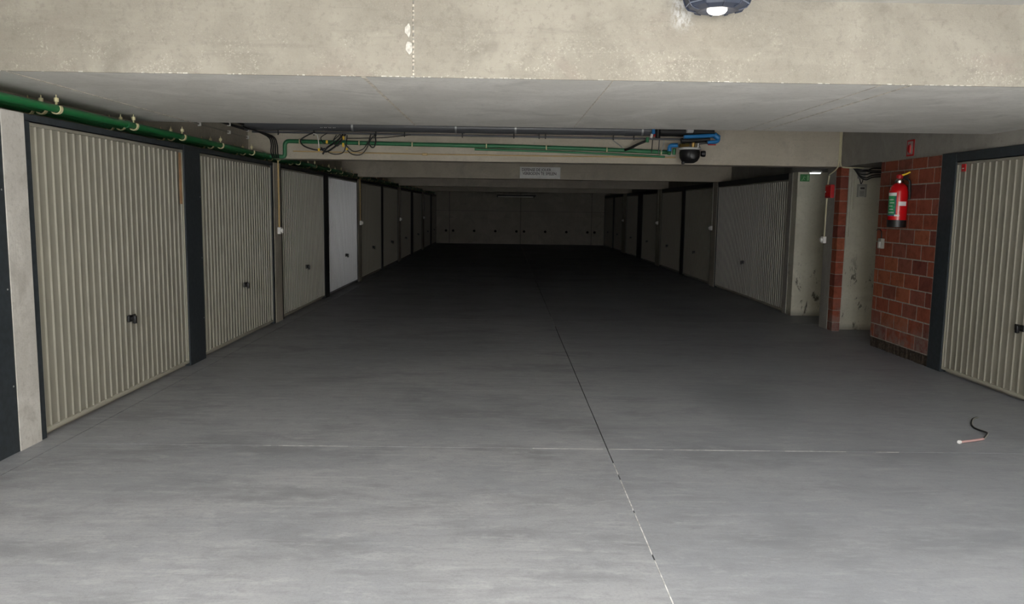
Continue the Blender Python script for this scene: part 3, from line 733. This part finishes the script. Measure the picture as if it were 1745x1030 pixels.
P('green_stub', tube([(2.072, 10.12, 2.30), (2.072, 10.14, 2.262)], 0.024, 12), 'green2', label='green stub')
P('green_stub', tube([(2.135, 10.12, 2.335), (2.135, 10.14, 2.262)], 0.022, 12), 'green2', label='green stub')
# valve cluster where the drain pipe ends
vc = thing('valve_cluster', (1.80, 10.05, 2.42), 'small green and blue valves at the drain pipe end', 'valve')
obj('green_valve', tube([(1.770, 10.03, 2.40), (1.775, 10.03, 2.46)], 0.022, 12), M['green2'], vc, True)
obj('blue_cap', tube([(1.845, 10.03, 2.50), (1.845, 10.03, 2.575)], 0.020, 12), M['blue'], vc, True)
obj('white_nut', tube([(1.815, 10.03, 2.455), (1.83, 10.03, 2.50)], 0.018, 12), M['white'], vc, True)
obj('red_ring', tube([(1.86, 10.02, 2.47), (1.86, 10.02, 2.50)], 0.012, 10), M['redflat'], vc, True)
obj('black_valve', tube([(1.90, 10.02, 2.455), (1.90, 10.02, 2.56)], 0.030, 12), M['rubber'], vc, True)
tag(obj('black_hose', tube([(1.765, 10.06, 2.42), (1.68, 10.08, 2.385), (1.60, 10.15, 2.345), (1.53, 10.25, 2.315)], 0.016, 10, 4), M['rubber'], None, True), 'black hose slanting from the valve down to the green pipe', 'hose')
for k, (x0, z0, x1, z1, m) in enumerate(((1.955, 2.45, 1.96, 2.28, 'pvc'), (2.02, 2.45, 2.00, 2.30, 'zinc'), (1.87, 2.45, 1.87, 2.29, 'rubber'), (1.36, 2.44, 1.50, 2.34, 'zinc'))):
    tag(obj('thin_rod', tube([(x0, 10.2, z0), (x1, 10.25, z1)], 0.006, 8), M[m]), ['grey rod hanging left of the water meter', 'shiny rod hanging nearest the water meter', 'black rod below the valve cluster', 'thin stay wire left of the slanting hose'][k], 'rod')

# ------------------------------------------------------------------ conduits with sockets on pillars
def pillar_socket(side, y, zt, zb, cm, label, dy=0.0, small=False):
    X = (-3.004 if side < 0 else 4.331); s = -side
    t = thing('socket_with_conduit', (X, y, zb), label, 'wall socket', 'sockets on the %s pillars' % ('left' if side < 0 else 'right'))
    obj('conduit', tube([(X + s * 0.010, y + dy, zt), (X + s * 0.010, y + dy, zb + 0.03)], 0.0095, 8), M[cm], t, True)
    b0, b1 = sorted((X, X + s * 0.045))
    obj('box', box(b0, b1, y - 0.045, y + 0.045, zb - 0.045, zb + 0.045, 0.008, 2), M['white'], t, True)
    obj('cover', lathe([(0.030, 0.0), (0.030, 0.02 * s), (0.022, 0.026 * s)], (X + s * 0.045, y, zb), 16, axis='x'), M['white'], t, True)
    if not small:
        for z in (zt - 0.25, zt - 0.6): 
            if z > zb + 0.1: obj('clip', box(min(X, X + s * 0.022), max(X, X + s * 0.022), y + dy - 0.014, y + dy + 0.014, z - 0.008, z + 0.008), M[cm], t)
    return t
pillar_socket(-1, 10.52, 2.14, 1.217, 'ochre', 'white socket with ochre conduit on the nearest inner left pillar', 0.02)
pillar_socket(-1, 16.44, 2.14, 1.212, 'ochre', 'white socket with conduit on the pillar beyond whitish door')
pillar_socket(-1, 22.66, 2.14, 1.200, 'greycond', 'white socket on the third inner left pillar', small=True)
pillar_socket(-1, 29.15, 2.14, 1.176, 'greycond', 'small far white socket on the farthest left pillar', small=True)
pillar_socket(1, 16.50, 2.14, 1.203, 'greycond', 'white socket with conduit left of the wide right door')
pillar_socket(1, 22.36, 2.14, 1.209, 'greycond', 'white socket on the second right pillar', small=True)
pillar_socket(1, 28.85, 2.14, 1.177, 'greycond', 'faint far white socket on the farthest right pillar', small=True)
X = 4.331
t = thing('socket_with_conduit', (X, 10.655, 1.19), 'white socket with cream conduit on the grey pillar by brick', 'wall socket', 'sockets on the right pillars')
obj('conduit', tube([(X - 0.003, 10.62, 2.045), (X - 0.004, 10.645, 1.93), (X - 0.004, 10.655, 1.7), (X - 0.003, 10.665, 1.22)], 0.0095, 8), M['cream'], t, True)
obj('box', box(X - 0.042, X + 0.004, 10.60, 10.695, 1.145, 1.235, 0.008, 2), M['white'], t, True)
obj('cover', lathe([(0.028, 0.0), (0.028, -0.02), (0.02, -0.026)], (X - 0.042, 10.65, 1.19), 16, axis='x'), M['white'], t, True)
# cream conduit pair in the corner of the second beam
t = thing('corner_conduit', (4.34, 10.33, 2.06), 'pair of cream conduits coming down the beam corner above brick', 'conduit')
obj('tube', tube([(4.328, 10.338, 2.70), (4.328, 10.338, 2.30), (4.322, 10.335, 2.17), (4.322, 10.40, 2.12), (4.322, 10.60, 2.06)], 0.0085, 8, 5), M['cream'], t, True)
obj('tube', tube([(4.348, 10.338, 2.70), (4.348, 10.338, 2.35), (4.348, 10.32, 2.17), (4.37, 10.255, 2.137), (4.52, 10.255, 2.135), (4.62, 10.255, 2.133)], 0.0085, 8, 5), M['cream'], t, True)

# cables and box at the top of the plastered wall
t = thing('junction_box', (4.67, 10.39, 2.0), 'grey junction box under dark cables on the pale wall', 'junction box')
obj('box', box(4.615, 4.700, 10.36, 10.419, 2.005, 2.095, 0.006, 2), M['boxgrey'], t, True)
for k in range(6):
    z = 2.125 - 0.018 * k
    obj('cable', tube([(4.50 + 0.01 * k, 10.33 + 0.01 * k, 2.145), (4.56 + 0.008 * k, 10.33, z), (4.68, 10.31, z - 0.02 + 0.03 * math.sin(k)), (4.80, 10.33, z + 0.012 * math.cos(k * 2)), (5.1, 10.34, z)], 0.008, 8, 5), M['rubber'], t, True)
for x in (4.635, 4.68): obj('cable', tube([(x, 10.39, 2.006), (x + (0.01 if x < 4.65 else -0.01), 10.385, 1.96), (4.657, 10.39, 1.935)], 0.006, 8, 4), M['rubber'], t, True)
t = thing('wall_notice', (4.68, 10.41, 1.75), 'small grey notice plate below the junction box', 'notice')
obj('board', box(4.620, 4.748, 10.409, 10.419, 1.765, 1.935, 0.002), M['boxgrey'], t)
obj('sheet', box(4.640, 4.722, 10.405, 10.409, 1.765, 1.905), M['notice'], t)
bm = bm_new()
add_box(bm, 4.660, 4.715, 10.403, 10.405, 1.868, 1.893)
for k in range(4): add_box(bm, 4.650, 4.712, 10.403, 10.405, 1.785 + 0.018 * k, 1.791 + 0.018 * k)
obj('print_lines', bm, M['ink'], t)
for k, x in enumerate((4.508, 4.545, 4.58)):
    tag(obj('grey_conduit', tube([(x, 10.410, 0.9 + 0.35 * k), (x, 10.410, 2.13)], 0.009, 8), M['pale'], None, True), ['long painted conduit next to the brick corner', 'middle painted conduit beside the junction box', 'short painted conduit nearest the junction box'][k], 'conduit')

# fire alarm call box on the pillar
t = thing('fire_alarm_box', (4.31, 10.56, 1.75), 'red fire alarm call box on the grey pillar', 'fire alarm')
obj('housing', box(4.285, 4.336, 10.440, 10.625, 1.750, 1.925, 0.006, 2), M['redflat'], t)
obj('front_plate', box(4.281, 4.286, 10.458, 10.608, 1.770, 1.905, 0.003), M['red'], t)
obj('button', lathe([(0.010, 0), (0.010, -0.006)], (4.281, 10.590, 1.832), 10, axis='x'), M['white'], t)
# grey render patches on the pillar
struct('pillar_render', box(4.3335, 4.338, 10.43, 10.69, 0.02, 0.62), M['greywall'], 'rougher grey render on the foot of the right pillar')

# green sign, emergency lamp on the end wall
t = thing('exit_sign', (4.445, 11.79, 2.01), 'faded green emergency exit sign on the pale wall', 'sign')
obj('plate', box(4.375, 4.515, 11.790, 11.799, 2.012, 2.118, 0.002), M['signgreen'], t)
pg = mat('pale_green_print', (0.22, 0.45, 0.22), 0.6)
bm = bm_new()
add_box(bm, 4.475, 4.505, 11.787, 11.790, 2.025, 2.105)                     # doorway
add_tube(bm, [(4.43, 11.787, 2.085), (4.42, 11.787, 2.055)], 0.006, 6); add_tube(bm, [(4.42, 11.787, 2.055), (4.44, 11.787, 2.035)], 0.004, 6)
add_tube(bm, [(4.42, 11.787, 2.055), (4.405, 11.787, 2.03), (4.39, 11.787, 2.03)], 0.004, 6); add_tube(bm, [(4.43, 11.787, 2.08), (4.452, 11.787, 2.07)], 0.004, 6)
obj('running_figure', bm, pg, t)
t = thing('emergency_lamp', (4.47, 11.5, 2.10), 'small lit emergency lamp under the lintel near green sign', 'lamp')
obj('housing', box(4.40, 4.56, 11.44, 11.56, 2.128, ZH, 0.006), M['white'], t)
obj('diffuser', box(4.415, 4.545, 11.45, 11.55, 2.112, 2.130, 0.008, 2), M['emerg'], t, True)

# ------------------------------------------------------------------ fire extinguisher, its sign and the socket
ex = (4.232, 8.52); zb, R_ = 1.408, 0.094
fe = thing('fire_extinguisher', (ex[0], ex[1], zb), 'red fire extinguisher with green label on the brick wall', 'fire extinguisher')
obj('cylinder', lathe([(R_, zb + 0.075), (R_, zb + 0.385), (R_ * 0.93, zb + 0.425), (R_ * 0.68, zb + 0.455), (0.034, zb + 0.470), (0.030, zb + 0.480)], (ex[0], ex[1], 0), 32), M['red'], fe, True)
obj('foot_ring', lathe([(R_ * 0.96, zb), (R_ * 1.02, zb + 0.004), (R_ * 1.02, zb + 0.078), (R_ * 0.98, zb + 0.08)], (ex[0], ex[1], 0), 32), M['black'], fe, True)
obj('neck', lathe([(0.040, zb + 0.468), (0.046, zb + 0.474), (0.046, zb + 0.498), (0.030, zb + 0.512), (0.026, zb + 0.525)], (ex[0], ex[1], 0), 20), M['chrome'], fe, True)
v = obj('valve_head', lathe([(0.026, zb + 0.520), (0.036, zb + 0.526), (0.036, zb + 0.552), (0.020, zb + 0.568), (0.0, zb + 0.57)], (ex[0], ex[1], 0), 16), M['redflat'], fe, True)
obj('lever', tube([(ex[0] - 0.01, ex[1], zb + 0.548), (ex[0] + 0.045, ex[1] - 0.045, zb + 0.568), (ex[0] + 0.075, ex[1] - 0.07, zb + 0.588)], 0.010, 8), M['yellow'], v, True)
obj('grip', tube([(ex[0] + 0.01, ex[1], zb + 0.53), (ex[0] + 0.07, ex[1] - 0.06, zb + 0.545)], 0.010, 8), M['black'], v, True)
obj('hose', tube([(ex[0] + 0.03, ex[1] - 0.02, zb + 0.53), (ex[0] + 0.07, ex[1] - 0.065, zb + 0.50), (ex[0] + 0.082, ex[1] - 0.072, zb + 0.43), (ex[0] + 0.088, ex[1] - 0.06, zb + 0.30)], 0.013, 10, 5), M['rubber'], fe, True)
obj('nozzle', tube([(ex[0] + 0.066, ex[1] - 0.085, zb + 0.46), (ex[0] + 0.070, ex[1] - 0.080, zb + 0.39)], [0.016, 0.011], 10), M['black'], fe, True)
obj('wall_bracket', box(ex[0] + 0.06, 4.340, ex[1] - 0.02, ex[1] + 0.02, zb + 0.32, zb + 0.44, 0.004), M['black'], fe)
def patch(name, a0, a1, z0, z1, m, rr_=0.0012, parent=fe):
    a0, a1 = math.radians(a0), math.radians(a1)
    return obj(name, lathe([(R_ + rr_ - 0.001, z0), (R_ + rr_, z0), (R_ + rr_, z1), (R_ + rr_ - 0.001, z1)], (ex[0], ex[1], 0), 12, a0, a1), M[m], parent, True)
lb = patch('label', 165, 234, zb + 0.120, zb + 0.370, 'labelblue')
patch('label_panel', 172, 228, zb + 0.135, zb + 0.335, 'labelgreen', 0.0022, lb)
patch('label_header', 168, 233, zb + 0.335, zb + 0.368, 'labelwhite', 0.0022, lb)
for k in range(5):
    patch('label_line', 182 + (k % 2) * 6, 222 - (k % 3) * 5, zb + 0.155 + 0.034 * k, zb + 0.162 + 0.034 * k, 'labelwhite', 0.003, lb)
patch('tag_band', 246, 300, zb + 0.230, zb + 0.275, 'labelwhite')
patch('small_tag', 226, 256, zb + 0.118, zb + 0.136, 'labelwhite', 0.0030)
t = thing('fire_sign', (4.355, 8.578, 2.19), 'red-framed fire extinguisher sign on the concrete lintel', 'sign')
obj('plate', box(4.352, 4.360, 8.503, 8.655, 2.172, 2.345, 0.002), M['redflat'], t)
obj('panel', box(4.350, 4.3525, 8.525, 8.633, 2.190, 2.328), mat('dull_pink_white', (0.42, 0.34, 0.32), 0.6), t)
bm = bm_new(); yy = 8.575
add_tube(bm, [(4.350, yy, 2.205), (4.350, yy, 2.285)], 0.016, 8); add_box(bm, 4.346, 4.350, yy - 0.006, yy + 0.006, 2.285, 2.305)
add_tube(bm, [(4.348, yy, 2.302), (4.348, yy + 0.035, 2.29), (4.348, yy + 0.038, 2.22)], 0.004, 6)
obj('pictogram', bm, M['redflat'], t)
t = thing('wall_switch', (4.33, 9.02, 1.14), 'small white switch with short cable on the brick wall', 'switch')
obj('box', box(4.295, 4.337, 8.972, 9.058, 1.155, 1.270, 0.006, 2), M['boxgrey'], t, True)
obj('rocker', box(4.286, 4.296, 8.982, 9.032, 1.165, 1.235, 0.004), M['white'], t)
obj('cable', tube([(4.325, 9.03, 1.265), (4.325, 9.045, 1.35), (4.325, 9.10, 1.372), (4.325, 9.16, 1.36)], 0.006, 8, 4), M['rubber'], t, True)
obj('red_clip', box(4.325, 4.337, 8.945, 9.07, 1.362, 1.368), M['redflat'], t)

# ------------------------------------------------------------------ no-playing sign on the third beam
YS = 16.2
t = thing('prohibition_sign', (0.703, YS - 0.01, 2.163), 'white bilingual no-playing sign on the second inner beam', 'sign')
obj('board', box(0.292, 1.114, YS - 0.012, YS - 0.001, 2.163, 2.396, 0.003), M['signgrey'], t)
obj('lettering', text_bm('DEFENSE DE JOUER', 0.080, (0.330, YS - 0.0135, 2.312), (1, 0, 0), (0, 0, 1), sx=0.86), M['ink'], t)
obj('lettering', text_bm('VERBODEN TE SPELEN', 0.080, (0.345, YS - 0.0135, 2.236), (1, 0, 0), (0, 0, 1), sx=0.86), M['ink'], t)
# odd bracket on the beam behind
fx = thing('tube_fitting', (0.44, 31.0, 2.02), 'unlit fluorescent tube on a dark batten near the end wall', 'light fitting')
obj('fluorescent_tube', tube([(-0.29, 31.0, 2.005), (1.10, 31.0, 2.005)], 0.018, 12), M['tube'], fx, True, label='pale unlit tube')
obj('batten', box(-0.32, 1.20, 30.97, 31.03, 2.035, 2.075, 0.005), M['steel_far'], fx)
for x in (-0.31, 1.12): obj('lampholder', box(x - 0.012, x + 0.022, 30.975, 31.025, 1.985, 2.036, 0.004), M['steel_far'], fx)
for x in (0.1, 0.8): obj('hanger', tube([(x, 31.0, 2.07), (x, 31.0, ZC)], 0.006, 6), M['zinc'], fx)

# ------------------------------------------------------------------ entrance lamp in front of the beam
lx, ly = 1.120, 4.36
lp = thing('ceiling_lamp', (lx, ly, 2.60), 'dark faceted lamp with glowing bulb at the top edge', 'lamp')
bm = bm_new()
def ring(rx, ry, z, n=10):
    return [bm.verts.new((lx + rx * math.cos(2 * math.pi * (k + 0.5) / n), ly + ry * math.sin(2 * math.pi * (k + 0.5) / n), z)) for k in range(n)]
prof = [(0.058, 0.058, 2.622), (0.100, 0.100, 2.614), (0.150, 0.145, 2.628), (0.162, 0.155, 2.645), (0.185, 0.165, 2.700), (0.185, 0.165, ZC - 0.001)]
rg = [ring(*p) for p in prof]
for a, b in zip(rg, rg[1:]):
    for k in range(10): bm.faces.new((a[k], a[(k + 1) % 10], b[(k + 1) % 10], b[k]))
bm.faces.new(rg[0][::-1]); bm.faces.new(rg[-1])
obj('housing', bm, M['lamp_body'], lp)
for k in range(10):
    a = 2 * math.pi * (k + 0.5) / 10; c, s_ = math.cos(a), math.sin(a)
    obj('rib', tube([(lx + 0.112 * c, ly + 0.112 * s_, 2.615), (lx + 0.152 * c, ly + 0.147 * s_, 2.627), (lx + 0.166 * c, ly + 0.158 * s_, 2.645), (lx + 0.187 * c, ly + 0.167 * s_, 2.700)], 0.004, 6), M['lamp_body'], lp)
bm = bm_new(); n = 10
pts = [(lx + 0.165 * math.cos(2 * math.pi * (k + 0.5) / n), ly + 0.157 * math.sin(2 * math.pi * (k + 0.5) / n), 2.645) for k in range(n)]
add_tube(bm, pts + [pts[0]], 0.0035, 6, False)
obj('rim', bm, mat('worn_rim', (0.22, 0.25, 0.33), 0.4), lp)
obj('bulb_glass', lathe([(0.0, 2.597), (0.030, 2.600), (0.044, 2.606), (0.052, 2.616), (0.054, 2.632)], (lx, ly, 0), 24), M['lamp_glow'], lp, True)

# ------------------------------------------------------------------ stray cable on the floor
sc = thing('cable_scrap', (3.4, 5.5, 0.0), 'curled offcut of cable with pink sheath on the floor', 'cable')
dark = [(3.646, 5.874, .007), (3.568, 5.803, .012), (3.489, 5.685, .007), (3.449, 5.589, .007), (3.442, 5.512, .010), (3.452, 5.437, .012), (3.415, 5.378, .012), (3.328, 5.275, .009)]
obj('inner_wires', tube(dark, 0.006, 8, 5), M['rubber'], sc, True)
obj('inner_wires', tube([(x + 0.011, y + 0.004, z) for x, y, z in dark], 0.004, 8, 5), M['boxgrey'], sc, True)
obj('sheath', tube([(3.335, 5.282, .010), (3.26, 5.25, .010), (3.199, 5.229, .009), (3.126, 5.203, .009)], 0.0085, 10, 4), M['sheath'], sc, True)
obj('cut_end', tube([(3.128, 5.204, .010), (3.116, 5.198, .010)], 0.013, 12), M['white'], sc, True)
